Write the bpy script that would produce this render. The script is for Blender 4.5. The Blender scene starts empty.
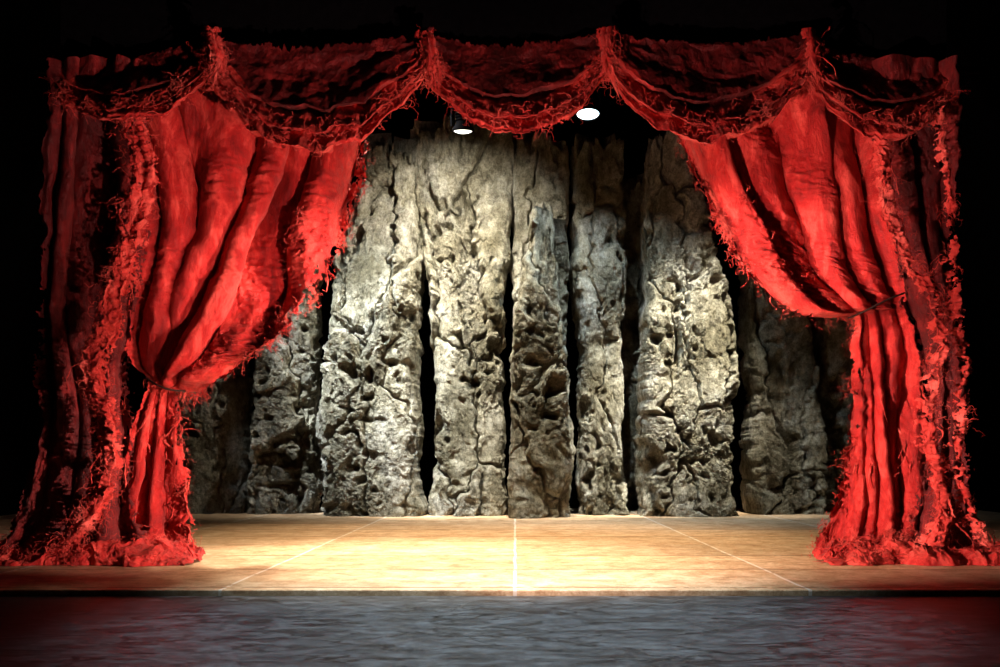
import bpy, math, random
import numpy as np
from mathutils import Vector
random.seed(7); rng=np.random.default_rng(7)
scene=bpy.context.scene
try:
    scene.view_settings.view_transform='Standard'
    scene.view_settings.look='None'
except Exception: pass

# ---------------------------------------------------------------- image coordinate helper
# u, v are image pixels projected out from the camera; y = real distance from the viewer
EYE=1.3
def at(u,v,y):
    u=np.asarray(u,float); v=np.asarray(v,float); y=np.asarray(y,float)
    return np.stack(np.broadcast_arrays((u-515)/1000*y, y, EYE+(460-v)/1000*y),-1)

# ---------------------------------------------------------------- noise
_perm=np.random.default_rng(3).permutation(256); _perm=np.concatenate([_perm,_perm,_perm])
_g=np.random.default_rng(4).normal(size=(256,3)); _g/=np.linalg.norm(_g,axis=1)[:,None]
_r=np.random.default_rng(5).random((256,4))
def perlin(p,seed=0):
    p=np.asarray(p,float)+seed*17.37
    i=np.floor(p).astype(int); f=p-i; i&=255
    w=f*f*f*(f*(f*6-15)+10)
    out=0
    for dx in (0,1):
        for dy in (0,1):
            for dz in (0,1):
                h=_perm[_perm[_perm[(i[...,0]+dx)&255]+((i[...,1]+dy)&255)]+((i[...,2]+dz)&255)]
                g=_g[h]
                d=(g[...,0]*(f[...,0]-dx)+g[...,1]*(f[...,1]-dy)+g[...,2]*(f[...,2]-dz))
                wt=(w[...,0] if dx else 1-w[...,0])*(w[...,1] if dy else 1-w[...,1])*(w[...,2] if dz else 1-w[...,2])
                out=out+d*wt
    return out*1.5
def worley(p,seed=0):
    """returns F1, F2-F1 and a random value of the nearest cell"""
    p=np.asarray(p,float)+seed*11.71
    i=np.floor(p).astype(int); f=p-i
    F1=np.full(p.shape[:-1],9.); F2=F1.copy(); V=np.zeros(p.shape[:-1])
    for dx in (-1,0,1):
        for dy in (-1,0,1):
            for dz in (-1,0,1):
                h=_perm[_perm[_perm[(i[...,0]+dx)&255]+((i[...,1]+dy)&255)]+((i[...,2]+dz)&255)]
                rr=_r[h]
                dd=(f[...,0]-dx-rr[...,0])**2+(f[...,1]-dy-rr[...,1])**2+(f[...,2]-dz-rr[...,2])**2
                n=dd<F1
                F2=np.where(n,F1,np.minimum(F2,dd)); V=np.where(n,rr[...,3],V); F1=np.where(n,dd,F1)
    F1=np.sqrt(F1); F2=np.sqrt(F2)
    return F1,F2-F1,V
def fbm(p,oct=4,seed=0,gain=.5):
    s=0;a=1
    for o in range(oct):
        s=s+a*perlin(p*(2.03**o),seed+o); a*=gain
    return s
def ridged(p,oct=3,seed=0,gain=.5):
    s=0;a=1
    for o in range(oct):
        s=s+a*(1-2*np.abs(perlin(p*(2.1**o),seed+o))); a*=gain
    return s

# ---------------------------------------------------------------- mesh helpers
def link(o,parent=None):
    scene.collection.objects.link(o)
    if parent: o.parent=parent
    return o
def empty(name):
    e=bpy.data.objects.new(name,None); e.empty_display_size=.2
    return link(e)
def mesh_obj(name,verts,faces,mat,parent=None,smooth=True):
    me=bpy.data.meshes.new(name)
    me.from_pydata([tuple(v) for v in verts],[],faces)
    if smooth: me.polygons.foreach_set('use_smooth',[True]*len(me.polygons))
    me.materials.append(mat); me.update()
    return link(bpy.data.objects.new(name,me),parent)
def grid_faces(n,m,off=0,mask=None):
    i=np.arange(n-1)[:,None]*m+np.arange(m-1)[None,:]+off
    F=np.stack([i,i+1,i+m+1,i+m],-1)
    if mask is not None: return F[mask[:-1,:-1]].tolist()
    return F.reshape(-1,4).tolist()
def grid_obj(name,P,mat,parent=None,smooth=True,mask=None,mat2=None,sel=None):
    n,m=P.shape[:2]
    o=mesh_obj(name,P.reshape(-1,3).tolist(),grid_faces(n,m,0,mask),mat,parent,smooth)
    if mat2 is not None:
        o.data.materials.append(mat2)
        q=sel[:-1,:-1]; q=q[mask[:-1,:-1]] if mask is not None else q.reshape(-1)
        o.data.polygons.foreach_set('material_index',q.astype(int).tolist())
    return o
def box(name,lo,hi,mat,parent=None,bevel=0):
    x0,y0,z0=lo;x1,y1,z1=hi
    v=[(x0,y0,z0),(x1,y0,z0),(x1,y1,z0),(x0,y1,z0),(x0,y0,z1),(x1,y0,z1),(x1,y1,z1),(x0,y1,z1)]
    f=[(0,3,2,1),(4,5,6,7),(0,1,5,4),(1,2,6,5),(2,3,7,6),(3,0,4,7)]
    o=mesh_obj(name,v,f,mat,parent,False)
    if bevel:
        b=o.modifiers.new('b','BEVEL'); b.width=bevel; b.segments=2
    return o
def cat(C,t):
    C=np.asarray(C,float); n=len(C)
    x=np.clip(np.asarray(t),0,1)*(n-1); i=np.minimum(x.astype(int),n-2); f=x-i
    g=lambda k:C[np.clip(k,0,n-1)]
    p0=np.where((i==0).reshape(-1,*([1]*(C.ndim-1))),2*g(i)-g(i+1),g(i-1)); p1=g(i);p2=g(i+1)
    p3=np.where((i==n-2).reshape(-1,*([1]*(C.ndim-1))),2*g(i+1)-g(i),g(i+2))
    f=f.reshape(-1,*([1]*(C.ndim-1)))
    return .5*((2*p1)+(p2-p0)*f+(2*p0-5*p1+4*p2-p3)*f*f+(3*p1-p0-3*p2+p3)*f**3)

# ---------------------------------------------------------------- materials
def newmat(name):
    m=bpy.data.materials.new(name); m.use_nodes=True
    nt=m.node_tree; b=nt.nodes['Principled BSDF']
    return m,nt,b
def N(nt,t,**k):
    n=nt.nodes.new(t)
    for a,v in k.items(): setattr(n,a,v)
    return n
def ramp(nt,stops):
    r=N(nt,'ShaderNodeValToRGB'); e=r.color_ramp.elements
    while len(e)<len(stops): e.new(.5)
    for el,(p,c) in zip(e,stops): el.position=p; el.color=(*c,1)
    return r
def noise(nt,scale,detail=6,rough=.6,vec=None,dist=0):
    n=N(nt,'ShaderNodeTexNoise'); n.inputs['Scale'].default_value=scale
    n.inputs['Detail'].default_value=detail; n.inputs['Roughness'].default_value=rough
    n.inputs['Distortion'].default_value=dist
    if vec is not None: nt.links.new(vec,n.inputs['Vector'])
    return n
def mapping(nt,sc,out='Object'):
    tc=N(nt,'ShaderNodeTexCoord'); mp=N(nt,'ShaderNodeMapping'); mp.inputs['Scale'].default_value=sc
    nt.links.new(tc.outputs[out],mp.inputs['Vector']); return mp.outputs[0]
def cloth_mat(name,c0,c1,c2,sheen=.5):
    m,nt,b=newmat(name); L=nt.links.new
    v=mapping(nt,(1,1,.35)); n=noise(nt,3,10,.74,v,.6)
    r=ramp(nt,[(.34,c0),(.5,c1),(.64,c2)]); L(n.outputs['Fac'],r.inputs[0]); L(r.outputs[0],b.inputs['Base Color'])
    b.inputs['Roughness'].default_value=.5
    b.inputs['Specular IOR Level'].default_value=.3
    b.inputs['Sheen Weight'].default_value=sheen; b.inputs['Sheen Roughness'].default_value=.4
    b.inputs['Sheen Tint'].default_value=(1,.3,.25,1)
    v2=mapping(nt,(1,1,.6)); n2=noise(nt,14,8,.72,v2,1.)
    bp=N(nt,'ShaderNodeBump'); bp.inputs['Strength'].default_value=.9; bp.inputs['Distance'].default_value=.045
    L(n2.outputs['Fac'],bp.inputs['Height']); L(bp.outputs[0],b.inputs['Normal'])
    return m
cloth=cloth_mat('red_velvet',(.17,.003,.004),(.42,.011,.010),(.74,.075,.058),.3)
cloth_shaded=cloth_mat('red_velvet_shaded',(.035,.001,.0015),(.095,.003,.004),(.25,.015,.015),.1)  # darker copy of the red velvet, shade put into its colour
fray=cloth_mat('frayed_red_thread',(.36,.008,.008),(.60,.045,.036),(.85,.15,.12),.2)
def plain(name,c,rough=.8,metal=0,spec=.3):
    m,nt,b=newmat(name); n=noise(nt,9,5,.6,mapping(nt,(1,1,1)))
    r=ramp(nt,[(.3,tuple(x*.7 for x in c)),(.7,tuple(x*1.2 for x in c))])
    nt.links.new(n.outputs['Fac'],r.inputs[0]); nt.links.new(r.outputs[0],b.inputs['Base Color'])
    b.inputs['Roughness'].default_value=rough; b.inputs['Metallic'].default_value=metal
    b.inputs['Specular IOR Level'].default_value=spec
    return m
black=plain('black_masking_paint',(.0025,.0025,.003),1,0,0)
metal=plain('black_lamp_metal',(.004,.004,.005),.9,.0,.0)
ropem=plain('dark_tie_rope',(.02,.008,.006),.9)

def rock_mat():
    m,nt,b=newmat('craggy_rock'); L=nt.links.new
    v=mapping(nt,(1,1,.8)); n=noise(nt,3.6,15,.95,v,.1)
    r=ramp(nt,[(.38,(.024,.020,.015)),(.445,(.18,.165,.13)),(.51,(.48,.455,.385)),(.59,(.90,.87,.79))])
    L(n.outputs['Fac'],r.inputs[0])
    n3=noise(nt,.8,7,.68,v); r3=ramp(nt,[(.38,(.36,.33,.24)),(.50,(.82,.79,.68)),(.62,(1,1,.98))]); L(n3.outputs['Fac'],r3.inputs[0])
    mx=N(nt,'ShaderNodeMix',data_type='RGBA',blend_type='MULTIPLY'); mx.inputs[0].default_value=1
    L(r.outputs[0],mx.inputs[6]); L(r3.outputs[0],mx.inputs[7]); L(mx.outputs[2],b.inputs['Base Color'])
    b.inputs['Roughness'].default_value=.9; b.inputs['Specular IOR Level'].default_value=.2
    n2=noise(nt,10,15,.92,v,0)
    bp=N(nt,'ShaderNodeBump'); bp.inputs['Strength'].default_value=1; bp.inputs['Distance'].default_value=.2
    L(n2.outputs['Fac'],bp.inputs['Height']); L(bp.outputs[0],b.inputs['Normal'])
    return m
rockm=rock_mat()
def mathf(nt):
    L=nt.links.new
    def math_(op,a,bv=None,c=None):
        q=N(nt,'ShaderNodeMath',operation=op)
        for k,x in enumerate((a,bv,c)):
            if x is None: continue
            if isinstance(x,(int,float)): q.inputs[k].default_value=x
            else: L(x,q.inputs[k])
        return q.outputs[0]
    return math_
def stage_mat():
    m,nt,b=newmat('worn_stage_boards'); L=nt.links.new; math_=mathf(nt)
    v=mapping(nt,(.8,.8,1)); n=noise(nt,3,15,.88,v,.3)
    r=ramp(nt,[(.36,(.30,.15,.07)),(.46,(.56,.35,.19)),(.55,(.78,.56,.35)),(.65,(.92,.77,.58))])
    L(n.outputs['Fac'],r.inputs[0])
    tc=N(nt,'ShaderNodeTexCoord'); sp=N(nt,'ShaderNodeSeparateXYZ'); L(tc.outputs['Object'],sp.inputs[0])
    nw=noise(nt,1.5,3,.5,v); wob=math_('MULTIPLY_ADD',nw.outputs['Fac'],.05,-.025)
    x=math_('ADD',sp.outputs[0],wob)
    a=math_('PINGPONG',x,1.475)
    seam=math_('LESS_THAN',a,.018)
    y=math_('ADD',sp.outputs[1],wob); yb=math_('PINGPONG',y,.85); seamy=math_('MULTIPLY',math_('LESS_THAN',yb,.035),.75)
    cx=math_('FLOOR',math_('DIVIDE',x,2.95)); cy=math_('FLOOR',math_('DIVIDE',y,1.7))
    cv=N(nt,'ShaderNodeCombineXYZ'); L(cx,cv.inputs[0]); L(cy,cv.inputs[1])
    wn=N(nt,'ShaderNodeTexWhiteNoise',noise_dimensions='3D'); L(cv.outputs[0],wn.inputs['Vector'])
    tone=math_('MULTIPLY_ADD',wn.outputs['Value'],.24,.76)
    hs=N(nt,'ShaderNodeHueSaturation'); L(r.outputs[0],hs.inputs['Color']); L(tone,hs.inputs['Value'])
    nb=noise(nt,3,6,.7,tc.outputs['Object']); brk=math_('GREATER_THAN',nb.outputs['Fac'],.42)
    s=math_('MULTIPLY',math_('MULTIPLY',seam,brk),.65)
    mx=N(nt,'ShaderNodeMix',data_type='RGBA'); L(s,mx.inputs[0]); L(hs.outputs[0],mx.inputs[6]); mx.inputs[7].default_value=(.95,.9,.82,1)
    mx2=N(nt,'ShaderNodeMix',data_type='RGBA'); L(math_('MULTIPLY',seamy,brk),mx2.inputs[0]); L(mx.outputs[2],mx2.inputs[6]); mx2.inputs[7].default_value=(.2,.10,.045,1)
    L(mx2.outputs[2],b.inputs['Base Color'])
    b.inputs['Roughness'].default_value=.5; b.inputs['Specular IOR Level'].default_value=.35
    n2=noise(nt,7,12,.8,v,.2); bp=N(nt,'ShaderNodeBump'); bp.inputs['Strength'].default_value=.6; bp.inputs['Distance'].default_value=.02
    L(n2.outputs['Fac'],bp.inputs['Height']); L(bp.outputs[0],b.inputs['Normal'])
    return m
def apron_mat():
    m,nt,b=newmat('dark_apron_wood'); L=nt.links.new; math_=mathf(nt)
    v=mapping(nt,(.7,1.3,1)); n=noise(nt,5,15,.88,v,.4)
    r=ramp(nt,[(.42,(.012,.0128,.014)),(.5,(.048,.052,.057)),(.59,(.14,.15,.16))]); L(n.outputs['Fac'],r.inputs[0])
    n4=noise(nt,.9,6,.6,mapping(nt,(.6,1.6,1)),1.2); cr=math_('ABSOLUTE',math_('SUBTRACT',n4.outputs['Fac'],.5)); cm=math_('LESS_THAN',cr,.012)
    mx=N(nt,'ShaderNodeMix',data_type='RGBA'); L(cm,mx.inputs[0]); L(r.outputs[0],mx.inputs[6]); mx.inputs[7].default_value=(.005,.005,.006,1)
    L(mx.outputs[2],b.inputs['Base Color'])
    rr=math_('MULTIPLY_ADD',n.outputs['Fac'],.4,.2); L(rr,b.inputs['Roughness']); b.inputs['Specular IOR Level'].default_value=.45
    bp=N(nt,'ShaderNodeBump'); bp.inputs['Strength'].default_value=.5; bp.inputs['Distance'].default_value=.018
    L(n.outputs['Fac'],bp.inputs['Height']); L(bp.outputs[0],b.inputs['Normal'])
    return m

# ---------------------------------------------------------------- room shell
box('stage_floor',(-12,10,-.5),(12,27,0),stage_mat(),bevel=.012)
box('floor',(-12,-3,-.6),(12,10,-.06),apron_mat())
box('wall_back',(-12,27,-.6),(12,27.3,12),black)
box('wall_left',(-12.3,-3,-.6),(-12,27.3,12),black)
box('wall_right',(12,-3,-.6),(12.3,27.3,12),black)
box('wall_front',(-12,-3.3,-.6),(12,-3,12),black)
box('ceiling',(-12.3,-3.3,12),(12.3,27.3,12.3),black)

# ---------------------------------------------------------------- rocks
rock=empty('rock_wall')
def pillar(name,rows,y,depth,seed,yaw=0.,por=1.0,lean=0.):
    nu,nv=250,470
    A=np.array(rows,float)
    t=np.linspace(0,1,nv)
    vs=np.interp(t,[0,1],[A[0,0],A[-1,0]])
    l=np.interp(vs,A[:,0],A[:,1]); r=np.interp(vs,A[:,0],A[:,2])
    L_=at(l,vs,y); R_=at(r,vs,y)
    z=L_[:,2].copy(); z-= (z[-1]+.05)*(t**8)
    cx=(L_[:,0]+R_[:,0])/2; hw=(R_[:,0]-L_[:,0])/2
    a_=np.linspace(-.25,math.pi+.25,4000); e_=.5
    c0=-np.sign(np.cos(a_))*np.abs(np.cos(a_))**e_; s0=np.sign(np.sin(a_))*np.abs(np.sin(a_))**e_
    seg=np.hypot(np.diff(c0)*hw.mean(),np.diff(s0)*depth*.6*.45); L0=np.concatenate([[0],np.cumsum(seg)]); L0/=L0[-1]
    tt=np.linspace(0,1,nu); c=np.interp(tt,L0,c0); s=np.interp(tt,L0,s0)
    X=cx[:,None]+hw[:,None]*c
    cut=yaw*c[None,:]
    Z=np.repeat(z[:,None],nu,1); Y=y+depth*.5-depth*.6*s[None,:]+cut*np.clip(s,0,1)[None,:]+lean*(1-t)[:,None]+0*X
    P=np.stack([X,Y,Z],-1)
    q=P.copy(); q[...,0]+=seed*3.1; q[...,1]=q[...,1]*.5
    jit=np.stack([perlin(q*2.2,seed+71),0*X,perlin(q*2.2,seed+73)],-1)*.22+np.stack([perlin(q*7,seed+75),0*X,perlin(q*7,seed+76)],-1)*.07
    # big faceted blocks: every cell is its own tilted plane standing at its own depth
    qb=(q+jit)*np.array([.85,.85,.34])
    F,E,Vb=worley(qb,seed)
    d=.52*(Vb-.5)+.30*perlin(q*np.array([.8,.8,.3]),seed+1)
    d-=.22*np.clip(.07-E,0,1)/.07
    qc=(q+jit)*np.array([2.1,2.1,1.1])
    F2_,E2,V2=worley(qc,seed+3)
    rough=np.clip(.5+2.0*perlin(q*np.array([.7,.7,.45]),seed+74),.15,1)*por
    low=(np.clip((t-.05)/.3,0,1)[:,None]*.5+.5)*rough
    d+=.15*(V2-.5)*(.35+.65*low)-.07*F2_*low
    qd=(q+jit*.6)*np.array([5.2,5.2,4.0])
    F3,E3,V3=worley(qd,seed+5)
    d+=low*(.13*(.55-F3)+.07*(V3-.5))
    qe=q*np.array([11.5,11.5,9.5])
    F4,E4,V4=worley(qe,seed+6)
    d+=(.3+.7*low)*(.055*(.55-F4)+.035*(V4-.5))
    d+=.022*rng.normal(size=X.shape)*(.3+low)
    m=q*np.array([1,1,.85])
    pit=np.clip(-perlin(m*1.9,seed+40)-.24,0,1); d-=1.5*pit*low
    pit2=np.clip(-perlin(m*4.4,seed+41)-.2,0,1); d-=1.2*pit2*low
    nx=c[None,:]*.8+0*X; ny=-s[None,:]+0*X; ln=np.sqrt(nx**2+ny**2)+1e-6
    lim=.22+.1*np.abs(s)[None,:]
    je=fbm(np.stack([q[...,2]*.9,0*X,0*X+seed],-1),6,seed+80,.62)
    P[...,0]+=d*nx/ln*lim+ .10*je*c[None,:]
    P[...,1]+=d*ny/ln
    k=np.clip(1-t/.06,0,1)[:,None]
    top=.6*fbm(np.stack([P[...,0]*1.4,P[...,1]*1.4,0*X+seed],-1),5,seed+60,.65)
    P[...,2]+=top*k**.5
    P[...,2]=np.maximum(P[...,2],-.03)
    caps=[]
    last=P[0]; cen=np.array([cx[0],y+depth*.5+lean,0])
    for f in (.9,.6,.3,.05):
        cpt=last.copy(); cpt[:,:2]=cen[:2]+(last[:,:2]-cen[:2])*f
        cpt[:,2]=last[:,2]+.12*(1-f)+.08*perlin(cpt*3,seed); caps.append(cpt)
    P=np.concatenate([np.array(caps[::-1]),P],0)
    grid_obj(name,P[:,::-1],rockm,rock,smooth=False)
Yr=23.0
pillar('rock_slab_1',[(215,170,234),(330,172,242),(516,176,246)],Yr+1.3,1.8,1)
pillar('rock_slab_2',[(190,258,320),(300,250,316),(420,248,313),(516,246,312)],Yr+.9,1.8,2,.1)
pillar('rock_slab_3',[(138,360,410),(190,346,416),(250,324,419),(330,320,413),(430,317,417),(517,319,420)],Yr+.1,1.9,3,-.15,lean=.5)
pillar('rock_slab_4',[(130,404,520),(200,411,514),(300,431,501),(420,431,506),(517,427,504)],Yr+.2,1.9,4,.12,.9,lean=.7)
pillar('rock_slab_5',[(205,535,554),(260,522,560),(320,515,564),(400,511,565),(517,509,573)],Yr-.6,1.2,5,.1)
pillar('rock_slab_11',[(142,514,568),(300,512,568),(517,512,568)],Yr+.9,1.3,15,-.1,.7,lean=.3)
pillar('rock_slab_6',[(146,575,630),(250,573,631),(350,579,630),(517,579,632)],Yr+.4,1.7,6,.15,.85,lean=.4)
pillar('rock_slab_7',[(137,651,694),(200,650,714),(290,649,738),(400,647,741),(517,644,746)],Yr-.2,1.9,7,-.1,lean=.5)
pillar('rock_slab_8',[(240,746,800),(300,752,812),(380,752,825),(516,755,832)],Yr+.9,1.7,8,.1)
pillar('rock_slab_9',[(200,808,860),(340,820,880),(516,826,890)],Yr+1.6,1.6,9)
pillar('rock_slab_10',[(180,622,656),(516,620,660)],Yr+2.4,1.2,10)

# ---------------------------------------------------------------- threads
def strands(name,starts,length,rad,parent,down=.5,seed=0,K=9,wild=1.5,spread=.03,mat=None,clump=6):
    g=np.random.default_rng(seed)
    S=np.asarray(starts); M=len(S)
    C=S[g.integers(0,M,max(1,M//clump))]; S=C[g.integers(0,len(C),M)]
    S=S+g.normal(size=S.shape)*spread*np.array([1,.5,1.3])
    Ls=length*(.3+g.random(M)**2*1.4)
    d=g.normal(size=(M,3))*np.array([1,.4,1]); d/=np.linalg.norm(d,axis=1)[:,None]
    d[:,1]-=.15
    pts=[S]
    for k in range(1,K):
        d=d+g.normal(size=(M,3))*.55*wild*np.array([1,.4,1])+np.array([0,0,-down*.35])
        d/=np.linalg.norm(d,axis=1)[:,None]
        pts.append(pts[-1]+d*(Ls/(K-1))[:,None])
    Pt=np.stack(pts,1)
    Pt[...,2]=np.maximum(Pt[...,2],.008+.004*g.random((M,1)))
    T=np.gradient(Pt,axis=1); T/=np.linalg.norm(T,axis=2)[...,None]+1e-9
    ref=np.array([.31,.84,.45]); a=np.cross(T,ref); a/=np.linalg.norm(a,axis=2)[...,None]+1e-9; b=np.cross(T,a)
    R=rad*(.5+1.0*g.random((M,1,1))**2)*np.linspace(1,.4,K)[None,:,None]
    V=np.stack([Pt+R*(a*math.cos(w)+b*math.sin(w)) for w in (0,2.094,4.189)],2)
    idx=np.arange(M*K*3).reshape(M,K,3); F=[]
    for j in range(3):
        j2=(j+1)%3
        F.append(np.stack([idx[:,:-1,j],idx[:,:-1,j2],idx[:,1:,j2],idx[:,1:,j]],-1).reshape(-1,4))
    return mesh_obj(name,V.reshape(-1,3).tolist(),np.concatenate(F).tolist(),mat or fray,parent,False)

def rags(name,starts,length,width,parent,seed=0,K=12,mat=None):
    """narrow torn strips of cloth hanging and twisting"""
    g=np.random.default_rng(seed); S=np.asarray(starts); M=len(S)
    Ls=length*(.4+g.random(M)*1.1)
    d=g.normal(size=(M,3))*np.array([.5,.15,.3])+np.array([0,-.1,-.8]); d/=np.linalg.norm(d,axis=1)[:,None]
    pts=[S+np.array([0,-.02,0])]
    for k in range(1,K):
        d=d+g.normal(size=(M,3))*.30*np.array([1,.3,.6])+np.array([0,.0,-.12]); d/=np.linalg.norm(d,axis=1)[:,None]
        pts.append(pts[-1]+d*(Ls/(K-1))[:,None])
    Pt=np.stack(pts,1); Pt[...,2]=np.maximum(Pt[...,2],.02)
    ang=g.random(M)*3+np.arange(K)[:,None]*.45*g.normal(size=M)
    ang=ang.T
    w=width*(.5+g.random((M,1)))*(np.linspace(1,.25,K)[None,:])*(.6+.8*g.random((M,K)))
    side=np.stack([np.cos(ang),.5*np.sin(ang),.2*np.sin(ang*1.7)],-1)*w[...,None]
    V=np.stack([Pt-side,Pt+side*.1+np.array([0,-.01,0]),Pt+side],2)
    idx=np.arange(M*K*3).reshape(M,K,3); F=[]
    for j in range(2): F.append(np.stack([idx[:,:-1,j],idx[:,:-1,j+1],idx[:,1:,j+1],idx[:,1:,j]],-1).reshape(-1,4))
    return mesh_obj(name,V.reshape(-1,3).tolist(),np.concatenate(F).tolist(),mat or fray,parent,True)

# ---------------------------------------------------------------- draped cloth panels
def drape(name,ctrl,y,nf,seed,parent,amp=.6,crumple=1.0,nu=260,nv=340,mat=None,torn=(0,0),amax=.36,zone=None):
    C=np.array([[(c[0],c[1],(c[2] if len(c)>2 else 0)) for c in row] for row in ctrl],float)
    t=np.linspace(0,1,nv); s=np.linspace(0,1,nu)
    G=cat(C,t); G=np.swapaxes(cat(np.swapaxes(G,0,1),s),0,1)
    P=at(G[...,0],G[...,1],y+G[...,2])
    W=np.linalg.norm(P[:,-1]-P[:,0],axis=1)
    S,T=np.meshgrid(s,t); H=P[...,2]
    w=perlin(np.stack([S*2.2,H*.3,0*S+seed],-1),seed)*.9+perlin(np.stack([S*5,H*.7,0*S],-1),seed+1)*.25
    ph=2*math.pi*(nf*S+w)
    mixw=np.clip(.5+1.2*perlin(np.stack([S*2.5,H*.35,0*S+3],-1),seed+2),0,1)
    ph2=2*math.pi*(nf*.53*S+w*.8+.3)
    ph3=2*math.pi*(nf*1.7*S+w*2.2+.1)
    A=np.minimum(amp*W/nf,amax); A=np.maximum(A,.035)[:,None]
    rd=lambda x:(1-np.abs(np.sin(x/2))**1.4*2)
    f=(1-mixw)*rd(ph)+mixw*.55*rd(ph)+ .8*rd(ph2)*(.4+mixw)+ .20*np.sin(ph3)*(1-mixw*.5)
    U=np.zeros_like(P); U[...,0]=np.gradient(P[...,0],axis=1); U[...,2]=np.gradient(P[...,2],axis=1)
    U/=np.linalg.norm(U,axis=2)[...,None]+1e-9
    q=np.stack([S*W[:,None],0*S,H*.4],-1)
    q2=np.stack([S*W[:,None],0*S,H],-1)
    cr=.06*ridged(q*1.8,2,seed+5)+.022*fbm(q*6,3,seed+8)
    patch=np.clip(perlin(q2*1.1,seed+14)*2.2,0,1)
    if zone:
        for (a,b,c_,d_) in zone:
            zz=np.clip(1.3-np.hypot((S-(a+b)/2)/((b-a)/2),(T-(c_+d_)/2)/((d_-c_)/2))+.5*perlin(q2*3,seed+31),0,1)
            patch=np.maximum(patch,zz*1.8)
    cr+=.035*patch*ridged(q2*4.5,3,seed+13,.65)+.02*patch*perlin(q2*16,seed+12)+.012*patch*perlin(q2*30,seed+11)
    P[...,1]-=.6*A*f+cr*crumple
    P+=U*(A*.45*np.sin(ph)*np.sin(math.pi*S)**.5+ .03*fbm(q2*2,3,seed+15))[...,None]
    e0=S*W[:,None]; e1=(1-S)*W[:,None]
    hem=fbm(np.stack([H*2.2,0*H,0*H],-1),5,seed+16,.65)
    P[...,0]+=.07*hem*np.exp(-np.minimum(e0,e1)/.15)
    P[...,2]=np.maximum(P[...,2],.01)
    tn=np.abs(fbm(np.stack([P[...,0]*5,0*H,H*3.5],-1),4,seed+18,.7))
    mask=np.ones(S.shape,bool)
    if torn[0]: mask&=~(e0<torn[0]*tn*1.6)
    if torn[1]: mask&=~(e1<torn[1]*tn*1.6)
    grid_obj(name,P,mat or cloth,parent,mask=mask)
    return P
def pick(P,smin,smax,tmin,tmax,n,seed=0):
    g=np.random.default_rng(seed); nv,nu=P.shape[:2]
    i=(np.clip(g.uniform(tmin,tmax,n),0,.999)*nv).astype(int); j=(np.clip(g.uniform(smin,smax,n),0,.999)*nu).astype(int)
    return P[i,j]+np.array([0,-.02,0])
def ribbon(name,pts,y,w,seed,parent,nf=2):
    C=np.array(pts,float); rows=[]
    for k,p in enumerate(C):
        rows.append([(p[0]-w,p[1]),(p[0]-w*.3,p[1],-.1),(p[0]+w*.3,p[1],-.1),(p[0]+w,p[1])])
    return drape(name,rows,y,nf,seed,parent,amp=.4,crumple=1.35,nu=80,nv=460,mat=fray,torn=(.13,.13),amax=.09,zone=[(0,1,-.2,1.2)])
def puddle(name,u0,u1,y0,y1,h,seed,parent):
    nu,nv=360,110
    x0=(u0-515)/1000*y1; x1=(u1-515)/1000*y1
    s=np.linspace(0,1,nu); t=np.linspace(0,1,nv); S,T=np.meshgrid(s,t)
    X=x0+(x1-x0)*S; Y=y1+(y0-y1)*T
    q=np.stack([X,Y,0*X],-1)
    prof=np.sin(math.pi*np.clip(T*.5+.5,0,1))**.6*np.clip(np.sin(math.pi*np.clip(S,.001,.999)),0,1)**.35
    wq=q+.25*perlin(q*2,seed+20)[...,None]
    hh=h*(.6+.6*fbm(q*1.8,3,seed))*prof
    hh+=prof**.5*(.10*ridged(wq*np.array([3.6,2.2,1]),3,seed+3)+.025*fbm(q*14,2,seed+4))
    Y=Y+.2*fbm(np.stack([X*2.0,0*X,T*2],-1),4,seed+7)
    P=np.stack([X+.08*perlin(q*5,seed+8),Y,np.maximum(hh,.006)],-1)
    grid_obj(name,P,cloth,parent); return P

# ===== left curtain
lc=empty('stage_curtain')
PL=drape('tieback_drape',[
 [(95,60),(185,58),(285,62),(376,72)],
 [(108,130),(192,130),(278,132),(371,128)],
 [(112,190),(192,190),(272,188),(364,188)],
 [(116,250),(188,246),(252,244),(346,238,-.1)],
 [(118,300),(178,300),(238,300,-.1),(320,286,-.2)],
 [(124,340),(172,344),(216,346,-.3),(294,330,-.35)],
 [(138,366),(164,368),(188,374,-.4),(254,358,-.45)],
 [(148,380),(162,383),(176,389,-.2),(208,390,-.3)],
 [(148,392),(160,392),(171,393),(187,392)],
 [(138,425),(155,425),(171,425),(187,425)],
 [(122,470),(150,470),(171,470),(188,470)],
 [(108,522),(143,524),(172,524),(194,520,-.1)],
 [(86,560),(135,562),(172,560),(206,554,-.2)]],13.3,5.4,11,lc,nu=400,nv=560,torn=(0,.14),zone=[(.78,1.05,.17,.33),(.6,1.05,.36,.50)])
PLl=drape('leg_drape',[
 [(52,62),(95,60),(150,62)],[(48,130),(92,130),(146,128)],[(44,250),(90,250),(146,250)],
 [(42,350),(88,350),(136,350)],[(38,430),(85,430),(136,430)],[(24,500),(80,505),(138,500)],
 [(4,545),(75,548),(148,543)],[(-22,570,-.25),(75,571,-.25),(160,565,-.2)]],12.75,4,21,lc,torn=(.04,.1),mat=cloth_shaded)  # outer leg falls into shade, painted here with the darker velvet
rp=[(132,112),(148,160),(142,215),(128,270),(112,320),(98,372),(112,425),(110,470),(92,515),(60,548)]
PR1=ribbon('frayed_strip',rp,12.45,15,31,lc)
strands('frayed_threads',pick(PR1,0,1,0,1,1700,1),.17,.0034,lc,seed=2,spread=.05)
rags('torn_rags',np.concatenate([pick(PR1,0,1,0,.95,40,201),pick(PLl,.3,1,.82,.95,25,202),pick(PL,0,1,.7,.95,25,203),pick(PL,.95,1,.25,.5,6,204)]),.28,.018,lc,seed=205)
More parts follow.
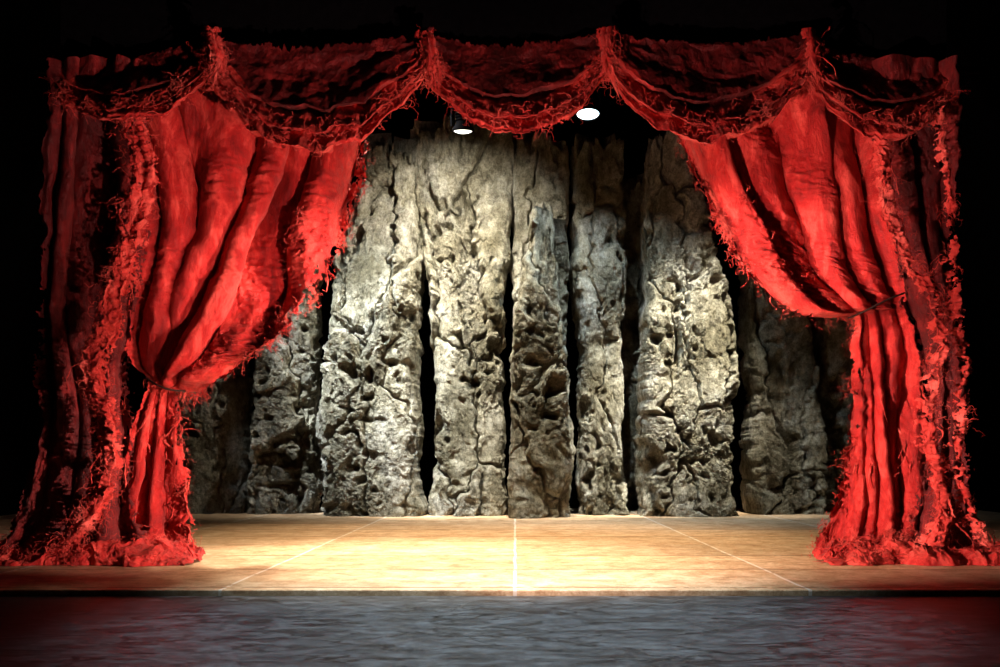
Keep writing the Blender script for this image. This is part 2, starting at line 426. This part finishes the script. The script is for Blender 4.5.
strands('torn_patch_threads',np.concatenate([pick(PL,.84,1,.19,.30,420,3),pick(PL,.75,1,.36,.46,420,4),pick(PL,.98,1,.1,.62,240,5)]),.12,.0036,lc,seed=6,spread=.04)
strands('hem_threads',np.concatenate([pick(PL,.0,1,.8,.98,160,7),pick(PL,.97,1,.6,1,160,8),pick(PLl,0,.1,.85,1,80,9)]),.16,.0036,lc,seed=9,spread=.05)
pd=puddle('floor_puddle',-24,208,12.2,13.1,.30,41,lc)
strands('puddle_threads',pick(pd,0.02,.97,0,.98,1200,10),.2,.0042,lc,down=.3,seed=11,spread=.05)
strands('tie_threads',pick(PL,.1,1,.57,.62,120,12),.2,.004,lc,seed=13,down=1.2)

# ===== right curtain
rc=empty('stage_curtain.001')
PR=drape('tieback_drape',[
 [(664,72),(738,64),(810,60),(895,60)],
 [(677,130),(745,130),(812,130),(890,130)],
 [(697,188),(757,185),(819,188),(900,190)],
 [(722,240,-.1),(774,235),(830,238),(908,240)],
 [(752,284,-.2),(798,272,-.1),(842,275),(912,275)],
 [(792,313,-.38),(830,302,-.33),(862,298,-.1),(912,298)],
 [(828,318,-.35),(847,313,-.35),(868,310,-.1),(908,308)],
 [(851,319),(863,316),(877,314),(905,313)],
 [(848,348),(863,348),(883,347),(915,346)],
 [(844,420),(866,420),(890,420),(925,420)],
 [(833,490),(862,490),(894,490),(932,490)],
 [(820,528,-.1),(858,530),(895,530),(938,530)],
 [(808,554,-.2),(855,560,-.1),(900,561),(948,561)]],13.3,5.4,51,rc,nu=400,nv=560,torn=(.14,0),zone=[(-.05,.25,.17,.36),(.05,.4,.28,.42)])
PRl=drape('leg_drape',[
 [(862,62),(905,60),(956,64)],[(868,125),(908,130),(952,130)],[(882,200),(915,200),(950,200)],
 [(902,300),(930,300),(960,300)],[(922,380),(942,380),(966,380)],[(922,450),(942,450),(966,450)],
 [(914,510),(945,510),(975,510)],[(900,548),(945,552),(990,548)],[(888,568,-.2),(945,571,-.25),(1012,568,-.2)]],12.75,3,61,rc,torn=(.1,.03),mat=cloth_shaded)  # same painted shade on the right leg
rp1=[(868,122),(880,165),(884,210),(905,262),(930,308),(936,350),(926,400),(930,450),(938,500),(930,545)]
rp2=[(938,110),(942,180),(949,250),(953,320),(960,380),(954,450),(962,500),(983,545)]
Q1=ribbon('frayed_strip_1',rp1,12.45,12,71,rc); Q2=ribbon('frayed_strip_2',rp2,12.45,9,72,rc)
strands('frayed_threads',np.concatenate([pick(Q1,0,1,0,1,1300,21),pick(Q2,0,.6,0,1,350,22)]),.16,.0034,rc,seed=23,spread=.045)
rags('torn_rags',np.concatenate([pick(Q1,0,1,0,.95,35,211),pick(PRl,0,.7,.82,.95,20,212),pick(PR,0,1,.7,.95,25,213),pick(PR,0,.05,.2,.4,6,214)]),.28,.018,rc,seed=215)
strands('torn_patch_threads',np.concatenate([pick(PR,0,.18,.19,.32,480,24),pick(PR,.1,.40,.30,.38,280,25),pick(PR,0,.03,.1,.6,260,26)]),.12,.0036,rc,seed=27,spread=.04)
strands('hem_threads',np.concatenate([pick(PR,0,1,.8,.98,160,28),pick(PR,0,.04,.58,1,160,29),pick(PRl,.9,1,.85,1,60,30)]),.16,.0036,rc,seed=31,spread=.05)
pd2=puddle('floor_puddle',812,1015,12.3,13.1,.26,81,rc)
strands('puddle_threads',pick(pd2,0.02,.97,0,.98,1100,32),.2,.0042,rc,down=.3,seed=33,spread=.05)

def tube(name,pts,r,mat,parent,res=2):
    cu=bpy.data.curves.new(name,'CURVE'); cu.dimensions='3D'; cu.bevel_depth=r; cu.bevel_resolution=res
    sp=cu.splines.new('NURBS'); sp.points.add(len(pts)-1); sp.order_u=3; sp.use_endpoint_u=True
    for p,q in zip(sp.points,pts): p.co=(*q,1)
    cu.materials.append(mat); return link(bpy.data.objects.new(name,cu),parent)
tube('tie_rope',[at(848,318,12.95),at(862,313,12.85),at(880,303,12.8),at(900,294,12.9),at(915,290,13.1)],.012,ropem,rc)
tube('tie_rope',[at(146,378,13.1),at(156,385,12.95),at(172,391,12.9),at(188,391,13.1)],.012,ropem,lc)

# ===== valance
va=empty('swag_valance')
def swag(name,xa,ya,xb,yb,bot,y,seed,skew=0.,spread=30,n=3,top=-2):
    nu,nv=360,280
    s=np.linspace(0,1,nu); r=np.linspace(0,1,nv); S,R=np.meshgrid(s,r)
    k=4*S*(1-S); k=k**.9
    sk=S+skew*k*.25
    X=xa+(xb-xa)*sk
    line=ya+(yb-ya)*S; mid=(ya+yb)/2
    sk2=np.sin(math.pi*S)**.7
    w=.22*perlin(np.stack([S*1.8,R*1.2,0*S+seed],-1),seed)+.05*perlin(np.stack([S*6,R*3,0*S+seed],-1),seed+1)
    Rf=R**2.0
    ph=(n*Rf+w*1.6+.1)
    fr=ph-np.floor(ph)
    f=np.where(fr<.74,(fr/.74)**1.1,(1-(fr-.74)/.26)**.8)
    f2=.5+.5*np.sin(2*math.pi*(n*2.6*Rf+w*4+.3*np.sin(5*S)))
    bul=.85*k*R**1.0+(.26*sk2+.05)*f+.04*sk2*f2
    hem=np.clip((R-.90)/.10,0,1)
    bul-=.40*hem**1.6*k
    v=line+top*(1-R)*(.6+.4*k)+ (spread*(1-k)*R) + (12*k+ k*R**.8*(bot+6-12-mid))
    P=at(X,v,y-bul)
    q=np.stack([P[...,0]*1.0,0*S,R*2.6],-1)
    qn=np.stack([P[...,0],0*S,P[...,2]],-1)
    P[...,1]-=.04*ridged(q*1.5,2,seed+2)+.018*fbm(qn*8,3,seed+3)
    P[...,2]+=-(.05*sk2)*f+.04*fbm(qn*2.5,3,seed+5)
    P[...,2]-=.07*fbm(np.stack([P[...,0]*3,0*S,0*S],-1),4,seed+8,.6)*R
    tn=np.abs(fbm(np.stack([P[...,0]*5,0*S,R*2],-1),4,seed+18,.7))
    mask=~(((1-R)<.06*tn))&~((R<.04*tn+.01))
    # bunched bright drape along the sag, upper faces coloured darker as painted shade
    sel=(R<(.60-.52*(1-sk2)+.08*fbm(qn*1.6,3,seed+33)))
    grid_obj(name,P,cloth,va,mask=mask,mat2=cloth_shaded,sel=sel); return P
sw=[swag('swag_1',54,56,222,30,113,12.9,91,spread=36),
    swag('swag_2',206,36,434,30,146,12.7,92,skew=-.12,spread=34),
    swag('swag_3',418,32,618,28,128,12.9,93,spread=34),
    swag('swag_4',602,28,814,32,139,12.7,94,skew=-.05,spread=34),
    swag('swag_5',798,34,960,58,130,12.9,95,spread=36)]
def knot(name,u,v,h,w,seed,lean=0):
    rows=[[(u-w*a+lean*b,v-4+h*b,-.06*math.sin(math.pi*b)),(u+lean*b,v-5+h*b,-.25*math.sin(math.pi*(.15+.8*b))),(u+w*a+lean*b,v-4+h*b,-.06*math.sin(math.pi*b))]
          for a,b in ((.9,0),(1.1,.18),(.9,.42),(.9,.7),(.45,1))]
    return drape(name,rows,12.5,3,seed,va,amp=.4,crumple=1.3,nu=90,nv=100,torn=(.06,.06),amax=.10)
for i,(u,v,h,w,l) in enumerate([(214,35,46,11,12),(424,35,52,11,10),(610,32,46,11,-5),(808,35,50,11,8)]):
    K_=knot('gather_%d'%(i+1),u,v,h,w,100+i,l)
    strands('gather_threads_%d'%(i+1),pick(K_,0,1,.4,1,110,i+60),.17,.0036,va,seed=40+i,spread=.05,down=.8)
    rags('gather_rags_%d'%(i+1),pick(K_,.2,.8,.5,1,10,i+160),.35,.02,va,seed=140+i)
st=[]
for i,P in enumerate(sw):
    st.append(pick(P,.02,.98,.68,.93,330,50+i)+np.array([0,-.08,0])); st.append(pick(P,0,.12,.5,1,80,80+i)); st.append(pick(P,.88,1,.5,1,80,90+i))
strands('swag_threads',np.concatenate(st),.18,.0036,va,seed=55,spread=.04,down=.6)
box('added_light_blocker',(-5.9,12.98,6.2),(5.6,13.0,7.5),black,va)  # added black sheet, hidden, keeps the stage wash off the swags
tube('curtain_rail',[(-6.4,13.35,6.5),(0,13.35,6.6),(6.2,13.35,6.5)],.05,metal,va)

# ===== spotlights
def lathe(name,prof,mat,parent,n=40):
    v=[];m=len(prof)
    for i in range(n):
        a=2*math.pi*i/n
        for r,z in prof: v.append((r*math.cos(a),r*math.sin(a),z))
    f=[]
    for i in range(n):
        for j in range(m-1):
            a=i*m+j;b=((i+1)%n)*m+j; f.append((a,b,b+1,a+1))
    return mesh_obj(name,v,f,mat,parent)
def emit(name,c,s):
    m,nt,b=newmat(name); b.inputs['Base Color'].default_value=(1,1,1,1)
    b.inputs['Emission Color'].default_value=(*c,1); b.inputs['Emission Strength'].default_value=s; return m
YL=20.3; PZ=9.3
def spotlight(name,u,v,y,rot,col,pipe_z,R=.22,st_=14):
    e=empty(name); loc=at(u,v,y); e.location=loc
    h=bpy.data.objects.new('head',None); link(h,e); h.rotation_euler=rot
    lathe('housing',[(0,.42),(.07,.42),(.11,.40),(.13,.30),(.14,.16),(.17,.10),(R+.02,.04),(R+.025,-.02),(R,-.02),(R-.01,.03),(.12,.1)],metal,h)
    lathe('lens',[(0,-.045),(.08,-.04),(.15,-.02),(R-.006,.005)],emit('lamp_glow_'+name,col,st_),h)
    for k in range(3): lathe('cooling_fin_%d'%k,[(.12,.2+k*.06),(.16,.2+k*.06),(.16,.215+k*.06),(.12,.215+k*.06)],metal,h)
    tube('yoke',[(-.24,0,.1),(-.25,0,.35),(-.2,0,.55),(0,0,.6),(.2,0,.55),(.25,0,.35),(.24,0,.1)],.014,metal,e)
    tube('hanger',[(0,0,.58),(0,0,pipe_z-loc[2])],.02,metal,e)
    return e
tr=empty('lighting_pipe')
tube('pipe',[(-7,YL,PZ),(0,YL,PZ),(7,YL,PZ)],.05,metal,tr)
for i,x in enumerate((-6,0,6)): tube('drop_%d'%i,[(x,YL,PZ),(x,YL,12)],.015,metal,tr)
spotlight('stage_spotlight',588,114,YL,(math.radians(-12),0,0),(.6,.9,1),PZ,.23,5)
spotlight('stage_spotlight.001',463,131,YL,(math.radians(6),0,0),(1,.96,.85),PZ,.2,4)

# ---------------------------------------------------------------- lights
def spot(name,loc,aim,power,col,angle,blend=.6,rad=.12):
    l=bpy.data.lights.new(name,'SPOT'); l.energy=power; l.color=col; l.spot_size=math.radians(angle); l.spot_blend=blend; l.shadow_soft_size=rad
    o=bpy.data.objects.new(name,l); o.location=loc
    o.rotation_euler=(Vector(aim)-Vector(loc)).to_track_quat('-Z','Y').to_euler(); return link(o)
L1=at(463,131,YL)+np.array([0,0,-.12]); L2=at(588,114,YL)+np.array([0,.0,-.12])
spot('warm_lamp_beam',L1,(-1.35,22.6,6.2),3200,(1,.94,.80),110,1,.05)
spot('cool_lamp_beam',L2,(1.7,22.6,3.5),2600,(.72,.88,1),100,1,.05)
spot('rock_key_cool',(-5.8,17.4,10.8),(-3.7,22.6,4.6),34000,(.85,.94,1),31,1,.05)
spot('rock_key_warm',(5.4,17.4,10.8),(3.9,22.6,4.2),34000,(1,.94,.80),29,1,.05)
spot('rock_mid_warm',(.2,17.6,10.8),(.7,22.4,2.6),9500,(1,.91,.74),25,1,.05)
spot('rock_top_warm',(-3.0,17.0,10.6),(-1.3,22.6,6.0),21000,(1,.94,.80),27,1,.05)
spot('rock_low_warm',(-2.4,16.8,10.6),(-1.9,22.2,2.8),13000,(1,.95,.84),24,1,.05)
spot('rock_side_warm',(7.0,17.2,9.5),(6.0,23,1.8),4200,(1,.93,.78),24,1,.05)
spot('rock_side_cool',(-7.0,17.2,9.5),(-5.2,23,2.4),3600,(.88,.94,1),24,1,.05)
spot('stage_wash',(0,15.6,9.8),(-.2,16.2,0),7500,(1,.76,.49),76,1,.3)
spot('stage_wash_pool',(-1.5,14.6,9),(-1.2,12.8,0),8800,(1,.86,.69),58,1,.3)
spot('drape_key_left',(4.6,7.6,1.2),(-4.0,13,.9),10500,(1,.66,.55),27,1,.06)
spot('drape_key_right',(-4.6,7.6,1.2),(5.1,13,.9),11000,(1,.66,.55),27,1,.06)
spot('drape_edge_left',(5.0,8.5,4.2),(-2.3,13.1,3.6),11500,(1,.72,.60),16.5,1,.06)
spot('drape_edge_right',(-5.0,8.5,4.2),(2.8,13.1,3.7),10500,(1,.72,.60),17.5,1,.06)
spot('drape_fill_left',(4.4,7.6,2.0),(-4.2,13,3.6),2000,(1,.58,.50),32,1,.06)
spot('drape_fill_right',(-4.4,7.6,2.0),(4.8,13,3.6),3000,(1,.58,.50),32,1,.06)
spot('valance_foot_left',(2.6,5.8,.0),(-2.4,12.2,4.9),4600,(1,.58,.50),46,1,.06)
spot('valance_foot_right',(-2.6,5.8,.0),(2.4,12.2,4.9),4600,(1,.58,.50),46,1,.06)
spot('apron_cool',(0,8.4,9.5),(0,8.6,0),7500,(.74,.90,1),46,1,.3)
w=bpy.data.worlds.new('World'); scene.world=w; w.use_nodes=True
w.node_tree.nodes['Background'].inputs[0].default_value=(.02,.02,.025,1); w.node_tree.nodes['Background'].inputs[1].default_value=.1

# ---------------------------------------------------------------- camera
cam=bpy.data.cameras.new('camera'); co=bpy.data.objects.new('camera',cam); link(co)
co.location=(0,0,EYE); co.rotation_euler=(math.pi/2,0,0)
cam.lens=36; cam.sensor_width=36; cam.shift_x=-.015; cam.shift_y=.1265
scene.camera=co
